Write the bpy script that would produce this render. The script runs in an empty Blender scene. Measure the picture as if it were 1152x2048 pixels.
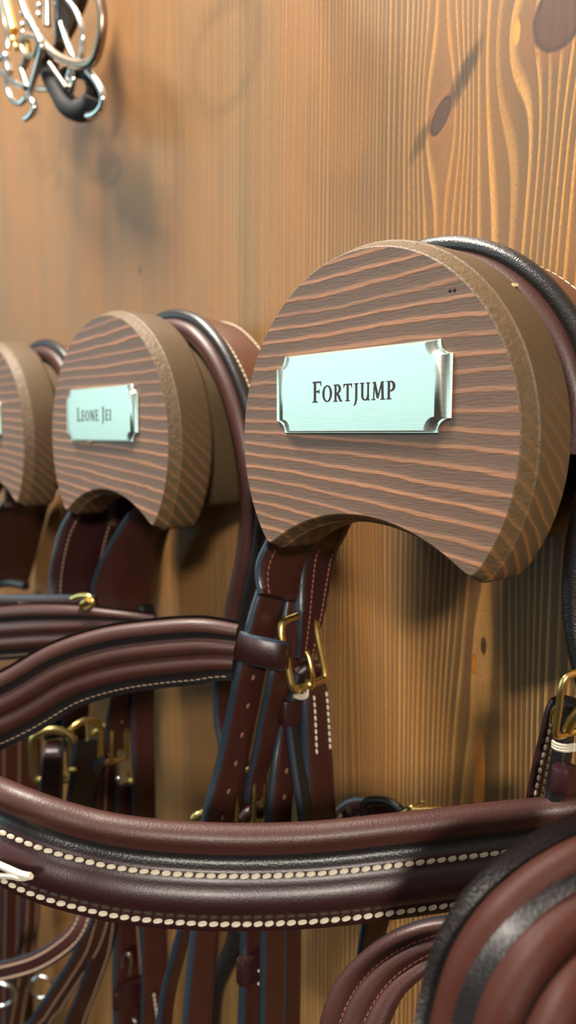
import bpy, math, random
from mathutils import Vector, noise as mnoise
random.seed(7)
V = Vector
col = bpy.context.scene.collection
H0 = 1.5                      # eye height of the photographer above the floor
# ---------------------------------------------------------------- camera
FPX = 1540.0
PH = math.atan(1326 / FPX)    # angle between view axis and the wall
PT = math.atan(158 / FPX)     # pitch down
CY = -0.266
CAM = V((0, CY, H0))
FW = V((-math.cos(PH) * math.cos(PT), math.sin(PH) * math.cos(PT), -math.sin(PT)))
RT = V((math.sin(PH), math.cos(PH), 0))
UP = RT.cross(FW)
def at(u, v, y):
    """world point seen at photo position u, v that stands at distance -y from the wall"""
    r = FW + RT * ((u - 576) / FPX) - UP * ((v - 1024) / FPX)
    return CAM + r * ((y - CY) / r.y)
def depth(p):
    return (p - CAM).dot(FW)
cd = bpy.data.cameras.new('camera'); cam = bpy.data.objects.new('camera', cd); col.objects.link(cam)
cam.location = CAM
cam.rotation_euler = FW.to_track_quat('-Z', 'Y').to_euler()
cd.sensor_fit = 'VERTICAL'; cd.sensor_height = 36.0; cd.sensor_width = 24.0
cd.lens = FPX / 2048 * 36.0
cd.clip_start = 0.005; cd.clip_end = 50
cd.dof.use_dof = True; cd.dof.focus_distance = 0.252; cd.dof.aperture_fstop = cd.lens / 2.7
bpy.context.scene.camera = cam

# ---------------------------------------------------------------- materials
def lin(c):
    return tuple(((x / 255) / 12.92 if x / 255 <= .04045 else (((x / 255) + .055) / 1.055) ** 2.4) for x in c) + (1,)
class NT:
    def __init__(s, name):
        s.m = bpy.data.materials.new(name); s.m.use_nodes = True
        s.t = s.m.node_tree; s.t.nodes.clear()
        s.out = s.t.nodes.new('ShaderNodeOutputMaterial')
        s.b = s.t.nodes.new('ShaderNodeBsdfPrincipled')
        s.t.links.new(s.b.outputs[0], s.out.inputs[0])
    def n(s, typ, **kw):
        nd = s.t.nodes.new(typ)
        for k, v in kw.items(): setattr(nd, k, v)
        return nd
    def put(s, sock, val):
        if hasattr(val, 'links') or isinstance(val, bpy.types.NodeSocket): s.t.links.new(val, sock)
        else: sock.default_value = val
    def M(s, op, a, b=0.0, c=0.0, clamp=False):
        nd = s.n('ShaderNodeMath', operation=op, use_clamp=clamp)
        s.put(nd.inputs[0], a); s.put(nd.inputs[1], b); s.put(nd.inputs[2], c)
        return nd.outputs[0]
    def sep(s, v):
        nd = s.n('ShaderNodeSeparateXYZ'); s.put(nd.inputs[0], v); return nd.outputs
    def comb(s, x, y, z):
        nd = s.n('ShaderNodeCombineXYZ')
        for i, q in enumerate((x, y, z)): s.put(nd.inputs[i], q)
        return nd.outputs[0]
    def noise(s, vec, scale=1.0, detail=2.0, rough=.5):
        nd = s.n('ShaderNodeTexNoise'); s.put(nd.inputs['Vector'], vec)
        nd.inputs['Scale'].default_value = scale; nd.inputs['Detail'].default_value = detail
        nd.inputs['Roughness'].default_value = rough
        return nd.outputs[0]
    def ramp(s, f, stops, interp='LINEAR'):
        nd = s.n('ShaderNodeValToRGB'); s.put(nd.inputs[0], f); cr = nd.color_ramp; cr.interpolation = interp
        while len(cr.elements) < len(stops): cr.elements.new(.5)
        for e, (p, c) in zip(cr.elements, stops):
            e.position = p; e.color = lin(c) if len(c) == 3 else c
        return nd.outputs[0]
    def mix(s, f, a, b, blend='MIX'):
        nd = s.n('ShaderNodeMix', data_type='RGBA', blend_type=blend)
        s.put(nd.inputs[0], f); s.put(nd.inputs[6], a); s.put(nd.inputs[7], b)
        return nd.outputs[2]
    def bump(s, h, strength=.3, dist=.001):
        nd = s.n('ShaderNodeBump'); s.put(nd.inputs['Height'], h)
        nd.inputs['Strength'].default_value = strength; nd.inputs['Distance'].default_value = dist
        s.t.links.new(nd.outputs[0], s.b.inputs['Normal'])
    def obj(s):
        return s.n('ShaderNodeTexCoord').outputs['Object']
    def set(s, **kw):
        for k, v in kw.items(): s.put(s.b.inputs[k.replace('_', ' ')], v)
        return s

def wall_wood():
    k = NT('wall_pine'); o = k.n('ShaderNodeNewGeometry').outputs['Position']
    x, y, z = k.sep(o)
    def rel(pu, pv):
        p = at(pu, pv, 0); return k.M('SUBTRACT', x, p.x), k.M('SUBTRACT', z, p.z), p
    warp = k.noise(k.comb(k.M('MULTIPLY', x, 7.0), 0.0, k.M('MULTIPLY', z, 1.6)), 1, 1)
    warp2 = k.noise(k.comb(k.M('MULTIPLY', x, 45.0), 3.0, k.M('MULTIPLY', z, 7.0)), 1, 1)
    s = k.M('ADD', x, k.M('MULTIPLY', warp, .05)); s = k.M('ADD', s, k.M('MULTIPLY', warp2, .0045))
    # grain flowing round knots: (u, v, half width, half length)
    for (pu, pv, a, b) in ((882, 232, .011, .030), (1115, 35, .020, .032), (1035, 90, .014, .075),
                           (965, 1290, .006, .03), (955, 1700, .016, .10), (90, 420, .02, .05), (700, 1500, .01, .12),
                           (280, 560, .01, .03)):
        dx, dz, p = rel(pu, pv)
        q = k.M('ADD', k.M('POWER', k.M('ABSOLUTE', k.M('DIVIDE', dx, a)), 2.0), k.M('POWER', k.M('ABSOLUTE', k.M('DIVIDE', dz, b)), 2.0))
        e = k.M('EXPONENT', k.M('MULTIPLY', q, -1.0))
        s = k.M('SUBTRACT', s, k.M('MULTIPLY', k.M('MULTIPLY', dx, e), .80))
    lx = k.M('MINIMUM', k.M('ADD', x, .22), 0.0)
    r = k.M('ADD', k.M('DIVIDE', s, .0040), k.M('MULTIPLY', lx, 150.0))
    fade = k.M('ADD', 1.0, k.M('MULTIPLY', lx, 2.2), clamp=True); fade = k.M('MAXIMUM', fade, .45)
    r = k.M('ADD', r, k.M('MULTIPLY', k.noise(k.comb(k.M('MULTIPLY', s, 28.0), 0.0, 0.0), 1, 1), 5.0))
    f = k.M('FRACT', r); idx = k.M('FLOOR', r)
    wn = k.n('ShaderNodeTexWhiteNoise', noise_dimensions='1D'); k.put(wn.inputs['W'], idx)
    amp = k.M('ADD', k.M('MULTIPLY', wn.outputs[0], .55), .45)
    line = k.ramp(f, [(0, (40, 40, 40)), (.09, (255, 255, 255)), (.26, (225, 225, 225)), (.48, (60, 60, 60)), (1, (0, 0, 0))])
    line = k.M('MULTIPLY', k.M('MULTIPLY', line, amp), fade)
    fib = k.noise(k.comb(k.M('MULTIPLY', x, 1400.0), 0.0, k.M('MULTIPLY', z, 45.0)), 1, 2, .6)
    blot = k.noise(k.comb(k.M('MULTIPLY', x, 22.0), 5.0, k.M('MULTIPLY', z, 5.0)), 1, 3, .6)
    early = k.mix(k.ramp(blot, [(.35, (0, 0, 0)), (.68, (255, 255, 255))]), lin((106, 83, 54)), lin((154, 102, 50)))
    late = k.mix(k.ramp(blot, [(.3, (0, 0, 0)), (.7, (255, 255, 255))]), lin((248, 188, 110)), lin((218, 146, 68)))
    c = k.mix(line, early, late)
    c = k.mix(k.M('MULTIPLY', fib, .40), c, lin((104, 78, 48)))
    c = k.mix(k.M('MULTIPLY', k.M('SUBTRACT', k.noise(k.comb(k.M('MULTIPLY', x, 1500.0), 0.0, k.M('MULTIPLY', z, 500.0)), 1, 2, .7), .42, clamp=True), 1.5, clamp=True), c, lin((98, 72, 44)))
    # knots
    def knot(c, pu, pv, a, b, ang, inner, rim, soft=.12):
        dx, dz, p = rel(pu, pv); ca, sa = math.cos(ang), math.sin(ang)
        X = k.M('ADD', k.M('MULTIPLY', dx, ca), k.M('MULTIPLY', dz, sa)); Z = k.M('SUBTRACT', k.M('MULTIPLY', dz, ca), k.M('MULTIPLY', dx, sa))
        wob = k.M('MULTIPLY', k.M('SUBTRACT', k.noise(o, 110, 2), .5), .22)
        q = k.M('ADD', k.M('SQRT', k.M('ADD', k.M('POWER', k.M('ABSOLUTE', k.M('DIVIDE', X, a)), 2.0), k.M('POWER', k.M('ABSOLUTE', k.M('DIVIDE', Z, b)), 2.0))), wob)
        m1 = k.ramp(q, [(0, (255,) * 3), (.86, (255,) * 3), (1.0, (0,) * 3)])
        rr = k.ramp(q, [(.0, (0,) * 3), (.74, (0,) * 3), (.88, (255,) * 3), (.99, (0,) * 3)])
        c = k.mix(m1, c, lin(inner)); return k.mix(k.M('MULTIPLY', rr, .8), c, lin(rim))
    # dark resin smears beside the tilted knot
    def smear(c, pu, pv, a, b, ang, colr, st):
        dx, dz, p = rel(pu, pv); ca, sa = math.cos(ang), math.sin(ang)
        X = k.M('ADD', k.M('MULTIPLY', dx, ca), k.M('MULTIPLY', dz, sa)); Z = k.M('SUBTRACT', k.M('MULTIPLY', dz, ca), k.M('MULTIPLY', dx, sa))
        q = k.M('ADD', k.M('POWER', k.M('ABSOLUTE', k.M('DIVIDE', X, a)), 2.0), k.M('POWER', k.M('ABSOLUTE', k.M('DIVIDE', Z, b)), 2.0))
        q = k.M('ADD', q, k.M('MULTIPLY', k.M('SUBTRACT', k.noise(k.comb(k.M('MULTIPLY', x, 500.0), 0.0, k.M('MULTIPLY', z, 80.0)), 1, 2), .5), 1.6))
        return k.mix(k.ramp(q, [(.2, (int(255 * st),) * 3), (1, (0,) * 3)]), c, lin(colr))
    c = smear(c, 882, 232, .0075, .013, -.5, (158, 96, 56), .8)
    c = smear(c, 928, 150, .0045, .017, -.62, (52, 40, 26), .9)
    c = smear(c, 840, 285, .004, .011, -.62, (58, 45, 30), .8)
    c = knot(c, 882, 232, .0042, .0085, -.55, (84, 56, 38), (44, 30, 22))
    c = smear(c, 1115, 35, .016, .019, -.3, (150, 90, 52), .8)
    c = knot(c, 1118, 32, .0115, .0125, -.3, (92, 58, 38), (60, 38, 26))
    c = knot(c, 1033, 64, .0018, .0052, 0, (214, 146, 62), (170, 118, 62))
    c = knot(c, 948, 1328, .0014, .0045, 0, (206, 124, 46), (120, 80, 40))
    c = knot(c, 967, 1292, .0016, .0042, 0, (92, 64, 40), (164, 116, 66))
    c = knot(c, 958, 1560, .0030, .024, 0, (226, 140, 60), (206, 128, 58))
    c = knot(c, 280, 540, .0018, .0035, 0, (110, 72, 44), (84, 56, 36))
    c = knot(c, 155, 565, .0022, .006, .1, (128, 88, 54), (104, 74, 46))
    c = knot(c, 340, 215, .0018, .006, 0, (140, 94, 62), (112, 76, 50))
    k.set(Base_Color=c, Roughness=.46)
    k.b.inputs['Coat Weight'].default_value = .08; k.b.inputs['Coat Roughness'].default_value = .42
    k.bump(k.M('ADD', k.M('MULTIPLY', line, 1.0), k.M('MULTIPLY', fib, .5)), .35, .0006)
    return k.m

def block_wood(name, side):
    k = NT(name); o = k.obj(); x, y, z = k.sep(o)
    rnd = k.M('MULTIPLY', k.n('ShaderNodeObjectInfo').outputs['Random'], 7.0)
    w = k.noise(k.comb(k.M('MULTIPLY', x, 14.0), rnd, k.M('MULTIPLY', z, 60.0)), 1, 2)
    w2 = k.noise(k.comb(k.M('MULTIPLY', x, 120.0), rnd, k.M('MULTIPLY', z, 300.0)), 1, 1)
    slope = k.M('ADD', -.055, k.M('MULTIPLY', z, 1.7))
    s = k.M('SUBTRACT', z, k.M('MULTIPLY', x, slope))
    s = k.M('ADD', s, k.M('MULTIPLY', y, .75))
    s = k.M('ADD', s, k.M('MULTIPLY', w, .0048)); s = k.M('ADD', s, k.M('MULTIPLY', w2, .0009))
    r = k.M('ADD', k.M('DIVIDE', s, .00505), rnd)
    f = k.M('FRACT', r); idx = k.M('FLOOR', r)
    wn = k.n('ShaderNodeTexWhiteNoise', noise_dimensions='1D'); k.put(wn.inputs['W'], idx)
    amp = k.M('ADD', k.M('MULTIPLY', wn.outputs[0], .4), .6)
    line = k.ramp(f, [(0, (0,) * 3), (.07, (120,) * 3), (.15, (255,) * 3), (.27, (240,) * 3), (.40, (110,) * 3), (.62, (20,) * 3), (1, (0,) * 3)])
    line = k.M('MULTIPLY', line, amp)
    fib = k.noise(k.comb(k.M('MULTIPLY', x, 160.0), k.M('MULTIPLY', y, 900.0), k.M('MULTIPLY', z, 1500.0)), 1, 2, .65)
    if not side:
        c = k.mix(line, lin((108, 82, 66)), lin((188, 130, 92)))
        c = k.mix(k.M('MULTIPLY', fib, .45), c, lin((80, 60, 46)))
        bm = k.M('ADD', k.M('MULTIPLY', line, .8), fib)
        k.set(Base_Color=c, Roughness=.5)
        k.b.inputs['Coat Weight'].default_value = .15; k.b.inputs['Coat Roughness'].default_value = .4
        k.bump(bm, .3, .0006)
    else:
        # planed and stained rim: olive brown with the rings weak on top, strong low down
        low = k.ramp(z, [(0, (255,) * 3), (1, (255,) * 3)])
        lowm = k.M('SUBTRACT', .25, k.M('MULTIPLY', z, 14.0), clamp=True) if side != 'neck' else 0.0
        lm = k.M('MULTIPLY', line, k.M('ADD', .06, k.M('MULTIPLY', lowm, .8)))
        c = k.mix(lm, lin((86, 70, 49) if side != 'chamfer' else (102, 83, 57)), lin((176, 120, 66)))
        gr = k.noise(o, 420, 3, .7)
        c = k.mix(k.M('MULTIPLY', gr, .35), c, lin((96, 74, 48)))
        k.set(Base_Color=c, Roughness=.55)
        if side == 'chamfer': k.bump(k.noise(o, 330, 3, .7), .6, .0011)
        else: k.bump(gr, .25, .0006)
    return k.m

def leather(name, c1, c2, rough=.38, grain=1.0, coat=.25, gscale=1700):
    k = NT(name); o = k.obj()
    n1 = k.noise(o, 60, 3); vor = k.n('ShaderNodeTexVoronoi'); k.put(vor.inputs['Vector'], o); vor.inputs['Scale'].default_value = gscale
    n2 = k.noise(o, 900, 3, .6)
    c = k.mix(n1, lin(c1), lin(c2))
    k.set(Base_Color=c, Roughness=k.M('ADD', rough - .06, k.M('MULTIPLY', n2, .14)))
    k.b.inputs['Coat Weight'].default_value = coat; k.b.inputs['Coat Roughness'].default_value = .3
    k.bump(k.M('ADD', k.M('MULTIPLY', vor.outputs['Distance'], .6), n2), .22 * grain, .0005)
    return k.m
def simple(name, c, rough, metal=0, bump=0, bscale=800):
    k = NT(name); k.set(Base_Color=lin(c), Roughness=rough, Metallic=float(metal))
    if bump: k.bump(k.noise(k.obj(), bscale, 2), bump, .0004)
    return k.m
def brushed():
    k = NT('brushed_nameplate'); o = k.obj(); x, y, z = k.sep(o)
    n1 = k.noise(k.comb(k.M('MULTIPLY', x, 60.0), 0.0, k.M('MULTIPLY', z, 3800.0)), 1, 2)
    c = k.mix(n1, lin((214, 216, 196)), lin((236, 236, 220)))
    k.set(Base_Color=c, Metallic=1.0, Roughness=k.M('ADD', .24, k.M('MULTIPLY', n1, .16)))
    k.bump(n1, .12, .0002); return k.m
WALL = wall_wood(); FACE = block_wood('stained_pine_face', None); SIDE = block_wood('stained_pine_side', 'side'); CHAM = block_wood('stained_pine_rough_edge', 'chamfer')
NECK = block_wood('stained_pine_neck', 'neck')
BROWN = leather('brown_leather', (56, 27, 23), (68, 34, 28), .36)
MATTE = leather('shaded_matte_leather', (60, 28, 20), (70, 33, 24), .55, .6, .0, 1500)  # padding leather of the nearest browband, shade put into its darker colour
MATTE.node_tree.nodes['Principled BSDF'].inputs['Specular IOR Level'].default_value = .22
PAD = leather('padded_brown_leather', (62, 33, 28), (74, 41, 34), .46, .8, .1, 1500)
BURG = leather('burgundy_leather', (44, 18, 19), (54, 23, 22), .41, .6, .25)
RED = leather('red_brown_strap', (56, 25, 20), (66, 31, 24), .44, .7)
TAN = leather('mid_brown_leather', (84, 50, 32), (98, 60, 38), .42, .7)
BLACK = leather('black_leather', (24, 22, 22), (32, 28, 28), .34, 1.3, .3)
EDGE = leather('dark_edge_paint_window_blue', (34, 44, 54), (46, 58, 70), .30, .8, .5)  # dark edge paint with the window's blue reflection mixed into its colour
CREAM = simple('cream_thread', (228, 216, 192), .6); PINK = simple('faded_thread', (158, 96, 78), .65)
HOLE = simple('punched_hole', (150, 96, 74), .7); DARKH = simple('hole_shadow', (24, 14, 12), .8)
BRASS = simple('polished_brass', (236, 208, 130), .28, 1, .05, 300)
CHROME = simple('polished_steel', (222, 226, 224), .18, 1, .05, 300)
DULL = simple('dull_steel', (168, 150, 132), .32, 1, .1, 500)
RUBBER = simple('black_rubber', (4, 4, 4), .75, 0, .2, 1500)
INK = simple('engraved_ink', (52, 34, 34), .6); PLATE = brushed(); CHIP = simple('bare_wood_chip', (232, 196, 150), .7)
GREYTH = simple('grey_thread', (164, 140, 118), .7)

# ---------------------------------------------------------------- mesh helpers
class MB:
    def __init__(s): s.v = []; s.f = []; s.mi = []; s.mats = []
    def mat(s, m):
        if m not in s.mats: s.mats.append(m)
        return s.mats.index(m)
    def add(s, vs, fs, ms):
        b = len(s.v); s.v += [V(p) for p in vs]
        for i, f in enumerate(fs):
            s.f.append([b + q for q in f]); s.mi.append(s.mat(ms[i] if isinstance(ms, list) else ms))
    def build(s, name, parent=None, sharp=50, label=None):
        org = parent_world(parent)
        me = bpy.data.meshes.new(name); me.from_pydata([p - org for p in s.v], [], s.f)
        for m in s.mats: me.materials.append(m)
        for p, i in zip(me.polygons, s.mi): p.material_index = i; p.use_smooth = True
        me.update(); me.set_sharp_from_angle(angle=math.radians(sharp))
        o = bpy.data.objects.new(name, me); col.objects.link(o)
        if parent: o.parent = parent
        if label: o['label'] = label
        return o
def parent_world(p):
    w = V((0, 0, 0))
    while p is not None: w += V(p.location); p = p.parent
    return w
def thing(name, loc, label, cat, group=None):
    o = bpy.data.objects.new(name, None); col.objects.link(o); o.location = loc; o.empty_display_size = .01
    o['label'] = label; o['category'] = cat
    if group: o['group'] = group
    return o
def cr(pts, n=10):
    """Catmull-Rom through tuples of vectors/floats packed as lists"""
    out = []; P = [pts[0]] + list(pts) + [pts[-1]]
    for i in range(1, len(P) - 2):
        for j in range(n):
            t = j / n; r = []
            for a, b, c, d in zip(P[i - 1], P[i], P[i + 1], P[i + 2]):
                r.append(.5 * ((2 * b) + (c - a) * t + (2 * a - 5 * b + 4 * c - d) * t * t + (3 * b - a - 3 * c + d) * t ** 3))
            out.append(r)
    out.append(list(pts[-1])); return out
def frames(path):
    """path: rows x y z wx wy wz scale -> list of (P, W, N, scale)"""
    fr = []
    for i, r in enumerate(path):
        p = V(r[:3]); a = V(path[max(i - 1, 0)][:3]); b = V(path[min(i + 1, len(path) - 1)][:3])
        T = (b - a).normalized(); w = V(r[3:6]); W = (w - T * w.dot(T)).normalized(); fr.append((p, W, T.cross(W), r[6], T))
    return fr
def sweep(mb, fr, prof, mats, cap=True, loop=False):
    """prof: closed list of (a, b); mats one per profile edge (or single)"""
    n = len(prof); vs = []; fs = []; ms = []
    for (p, W, N, sc, T) in fr:
        for (a, b) in prof: vs.append(p + W * (a * sc) + N * b)
    m = mats if isinstance(mats, list) else [mats] * n
    L = len(fr)
    for i in range(L if loop else L - 1):
        for j in range(n):
            q = (j + 1) % n; i2 = (i + 1) % L
            fs.append([i * n + j, i * n + q, i2 * n + q, i2 * n + j]); ms.append(m[j])
    if cap and not loop:
        fs.append(list(range(n))); ms.append(m[0]); fs.append([(L - 1) * n + j for j in range(n)][::-1]); ms.append(m[0])
    mb.add(vs, fs, ms)
def flatprof(w, t, dome=0.0):
    """rounded rectangle, centred; edges use EDGE material"""
    h = w / 2; r = t / 2; c = min(r * .5, w * .12); pr = []; k = []
    pr += [(-h + c * .5, r), (-h * .5, r + dome), (0, r + dome * 1.3), (h * .5, r + dome), (h - c * .5, r)]; k += [0, 0, 0, 0, 1]
    pr += [(h, r * .5), (h + r * .15, 0), (h, -r * .5)]; k += [1, 1, 1]
    pr += [(h - c * .5, -r), (0, -r), (-h + c * .5, -r)]; k += [0, 0, 1]
    pr += [(-h, -r * .5), (-h - r * .15, 0), (-h, r * .5)]; k += [1, 1, 1]
    return pr, k
def circ(a, b, r, n=12, r2=None):
    r2 = r2 or r
    return [(a + r * math.cos(2 * math.pi * i / n), b + r2 * math.sin(2 * math.pi * i / n)) for i in range(n)]
def tube(mb, pts, r, mat, n=8, steps=8, loop=False, taper=None):
    """round rod through world points"""
    rows = [list(p) + [0, 0, 0, 1] for p in pts]
    if loop: rows = rows + [rows[0]]
    path = cr(rows, steps) if len(rows) > 2 else rows
    P = [V(q[:3]) for q in path]
    if loop: P = P[:-1]
    L = len(P); ref = None; vs = []; fs = []
    for i in range(L):
        a = P[(i - 1) % L if loop else max(i - 1, 0)]; b = P[(i + 1) % L if loop else min(i + 1, L - 1)]; T = (b - a).normalized()
        if ref is None: ref = T.orthogonal().normalized()
        ref = (ref - T * ref.dot(T)).normalized(); B = T.cross(ref)
        rr = r if taper is None else r * (1 + (taper - 1) * i / (L - 1))
        for j in range(n):
            t = 2 * math.pi * j / n; vs.append(P[i] + ref * (math.cos(t) * rr) + B * (math.sin(t) * rr))
    for i in range(L if loop else L - 1):
        for j in range(n):
            i2 = (i + 1) % L; fs.append([i * n + j, i * n + (j + 1) % n, i2 * n + (j + 1) % n, i2 * n + j])
    if not loop: fs += [list(range(n))[::-1], [(L - 1) * n + j for j in range(n)]]
    mb.add(vs, fs, mat)
def ball(mb, c, r, mat, n=12, sc=(1, 1, 1)):
    vs = []; fs = []; m = n // 2
    for i in range(m + 1):
        th = math.pi * i / m
        for j in range(n):
            ph = 2 * math.pi * j / n; vs.append(V(c) + V((r * sc[0] * math.sin(th) * math.cos(ph), r * sc[1] * math.sin(th) * math.sin(ph), r * sc[2] * math.cos(th))))
    for i in range(m):
        for j in range(n): fs.append([i * n + j, i * n + (j + 1) % n, (i + 1) * n + (j + 1) % n, (i + 1) * n + j])
    mb.add(vs, fs, mat)
def stitches(mb, fr, a, b, pitch, r, mat, frac=.82, i0=0.0, i1=1.0, skew=.12):
    """row of short raised thread capsules along the sweep at profile offset (a, b)"""
    pts = [(p + W * (a * sc) + N * b, W, N) for (p, W, N, sc, T) in fr]
    S = [0.0]
    for i in range(1, len(pts)): S.append(S[-1] + (pts[i][0] - pts[i - 1][0]).length)
    tot = S[-1]; s = tot * i0; j = 0
    def pos(q):
        nonlocal j
        while j < len(S) - 2 and S[j + 1] < q: j += 1
        t = (q - S[j]) / max(S[j + 1] - S[j], 1e-9); t = min(max(t, 0), 1)
        return pts[j][0].lerp(pts[j + 1][0], t), pts[j][1], pts[j][2]
    while s + pitch * frac < tot * i1:
        p0, W, N = pos(s); p1, _, _ = pos(s + pitch * frac)
        T = (p1 - p0); L = T.length / 2
        if L > 1e-6:
            T = (T.normalized() + W * skew * random.uniform(.6, 1.3)).normalized(); B = N; c = (p0 + p1) / 2; Wd = T.cross(N).normalized()
            rr = r * random.uniform(.92, 1.08); vs = []; fs = []; n = 6
            st = [(-1, .0), (-.93, .5), (-.6, .92), (0, 1.05), (.6, .92), (.93, .5), (1, 0)]
            for (t, k) in st:
                for q in range(n):
                    an = 2 * math.pi * q / n; vs.append(c + T * (t * L) + Wd * (math.cos(an) * rr * k) + N * (math.sin(an) * rr * k))
            for i in range(len(st) - 1):
                for q in range(n): fs.append([i * n + q, i * n + (q + 1) % n, (i + 1) * n + (q + 1) % n, (i + 1) * n + q])
            mb.add(vs, fs, mat)
        s += pitch
YW = (0, 1, 0)
def rows(ctrl, W0=YW, scale=1.0):
    """ctrl rows (u, v, y[, width_px[, W]]) -> sweep rows; width resolved to metres"""
    out = []
    for c in ctrl:
        p = at(*c[:3]); W = V(c[4]) if len(c) > 4 else V(W0)
        px = c[3] if len(c) > 3 else 40
        Wn = W.normalized(); w = px * depth(p) / FPX / max(math.hypot(Wn.dot(RT), Wn.dot(UP)), .35)
        out.append([p.x, p.y, p.z, W.x, W.y, W.z, w * scale])
    return out
def strap(parent, name, ctrl, mat=None, t=.0026, W0=YW, st=(), smat=None, pitch=.0022, sr=.0003, holes=None, label=None, dome=.0, edge=None, steps=10, sti=(0, 1), other=None, side=1):
    """a leather strap seen at the given photo positions; widths in photo pixels"""
    mat = mat or BROWN
    if ctrl[-1][1] >= 2046:       # hangs on below the picture
        a, b = ctrl[-2], ctrl[-1]; k = 260.0 / max(b[1] - a[1], 40); ctrl = list(ctrl) + [(b[0] + (b[0] - a[0]) * k * .4, b[1] + 260, b[2]) + tuple(b[3:])]
    fr = frames(cr(rows(ctrl, W0), steps))
    pr, k = flatprof(1.0, t); pr = [(a, b) for a, b in pr]
    wavg = sum(f[3] for f in fr) / len(fr)
    # edge rounding in unit width
    h = .5; r = t / 2; c = r * .5 / wavg
    pr = [(-h + c, r), (-.25, r + dome), (0, r + dome * 1.3), (.25, r + dome), (h - c, r), (h, r * .5), (h + .4 * c, 0), (h, -r * .5), (h - c, -r), (0, -r), (-h + c, -r), (-h, -r * .5), (-h - .4 * c, 0), (-h, r * .5)]
    e = edge or EDGE
    ms = [mat] * 4 + [e] * 4 + [mat] * 2 + [e] * 4
    mb = MB(); sweep(mb, fr, pr, ms)
    if holes:
        for q in holes:
            def vof(p): d = p - CAM; return 1024 - FPX * d.dot(UP) / d.dot(FW)
            i = min(range(len(fr) - 1), key=lambda i: abs(vof(fr[i][0]) - q)); p, W, N, sc, T = fr[i]; e_ = vof(fr[i + 1][0]) - vof(p); p = p + (fr[i + 1][0] - p) * ((q - vof(p)) / e_)
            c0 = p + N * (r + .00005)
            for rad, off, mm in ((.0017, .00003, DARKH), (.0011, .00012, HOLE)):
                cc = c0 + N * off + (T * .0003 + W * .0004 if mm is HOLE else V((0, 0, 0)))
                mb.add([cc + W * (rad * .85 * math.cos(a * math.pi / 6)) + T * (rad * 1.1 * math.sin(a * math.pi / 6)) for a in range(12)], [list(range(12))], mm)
    o = mb.build(name, parent, 50, label)
    if st:
        sb = MB()
        for a in st: stitches(sb, fr, a, side * (r + .0001 + dome), pitch, sr, smat or PINK, i0=sti[0], i1=sti[1])
        sb.build('stitching', o)
    return o, fr
def roll(parent, name, ctrl, r, mat, label=None, W0=YW):
    mb = MB(); fr = frames(cr(rows(ctrl, W0), 10)); sweep(mb, [(f[0], f[1], f[2], 1, f[4]) for f in fr], circ(0, 0, r), mat); return mb.build(name, parent, 60, label)

# ---------------------------------------------------------------- the wall
def build_wall():
    mb = MB(); x0, x1, z0, z1 = -3.2, .9, 0.0, 2.6
    mb.add([(x0, 0, z0), (x1, 0, z0), (x1, 0, z1), (x0, 0, z1), (x0, .04, z0), (x1, .04, z0), (x1, .04, z1), (x0, .04, z1)],
           [[0, 1, 2, 3], [5, 4, 7, 6], [1, 5, 6, 2], [4, 0, 3, 7], [3, 2, 6, 7], [4, 5, 1, 0]], WALL)
    o = mb.build('wall_back'); o['kind'] = 'structure'
build_wall()

# ---------------------------------------------------------------- bridle hooks
def crescent(R, zap, zc=0.0, hd=.0472, n=260, smooth=.0062):
    """outline (x, z) round a centre: circle of radius R with a concave bite whose top is at zap"""
    zt = -math.sqrt(R * R - hd * hd); sag = zap - zt; Rb = (hd * hd + sag * sag) / (2 * sag); cb = zap - Rb
    pts = []; a0 = math.atan2(zt, hd)
    a1 = math.pi - a0
    for i in range(400):
        a = a0 + (a1 - a0) * i / 400; pts.append((R * math.cos(a), R * math.sin(a)))
    b0 = math.atan2(zt - cb, -hd); b1 = math.atan2(zt - cb, hd)
    for i in range(200):
        b = b0 + (b1 - b0) * i / 200; pts.append((Rb * math.cos(b), cb + Rb * math.sin(b)))
    L = [0]
    for i in range(len(pts)): 
        q = pts[(i + 1) % len(pts)]; L.append(L[-1] + math.dist(pts[i], q))
    res = []; j = 0
    for i in range(n):
        s = L[-1] * i / n
        while L[j + 1] < s: j += 1
        t = (s - L[j]) / (L[j + 1] - L[j]); p = pts[j]; q = pts[(j + 1) % len(pts)]
        res.append((p[0] + (q[0] - p[0]) * t, p[1] + (q[1] - p[1]) * t))
    k = max(1, int(smooth / (L[-1] / n)))
    for _ in range(2): res = [(sum(res[(i + d) % n][0] for d in range(-k, k + 1)) / (2 * k + 1), sum(res[(i + d) % n][1] for d in range(-k, k + 1)) / (2 * k + 1)) for i in range(n)]
    return res
def offset(pts, d):
    n = len(pts); out = []
    for i in range(n):
        a = pts[i - 1]; b = pts[(i + 1) % n]; tx, tz = b[0] - a[0], b[1] - a[1]; l = math.hypot(tx, tz)
        out.append((pts[i][0] - tz / l * d, pts[i][1] + tx / l * d))
    return out
def extrude_layers(mb, C0, base, layers, mats, front):
    n = len(base); vs = []; fs = []; ms = []
    for (d, y) in layers:
        for (x, z) in (offset(base, d) if d else base): vs.append(V((C0.x + x, y, C0.z + z)))
    for i in range(len(layers) - 1):
        for j in range(n): fs.append([i * n + j, i * n + (j + 1) % n, (i + 1) * n + (j + 1) % n, (i + 1) * n + j]); ms.append(mats[i])
    for lay, m_, rev in ((0, front, True), (len(layers) - 1, mats[-1], False)):     # star-shaped caps
        vs.append(V((C0.x, layers[lay][1], C0.z + .012))); ci = len(vs) - 1
        for j in range(n):
            a, b = lay * n + j, lay * n + (j + 1) % n; fs.append([ci, b, a] if rev else [ci, a, b]); ms.append(m_)
    mb.add(vs, fs, ms)
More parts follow.
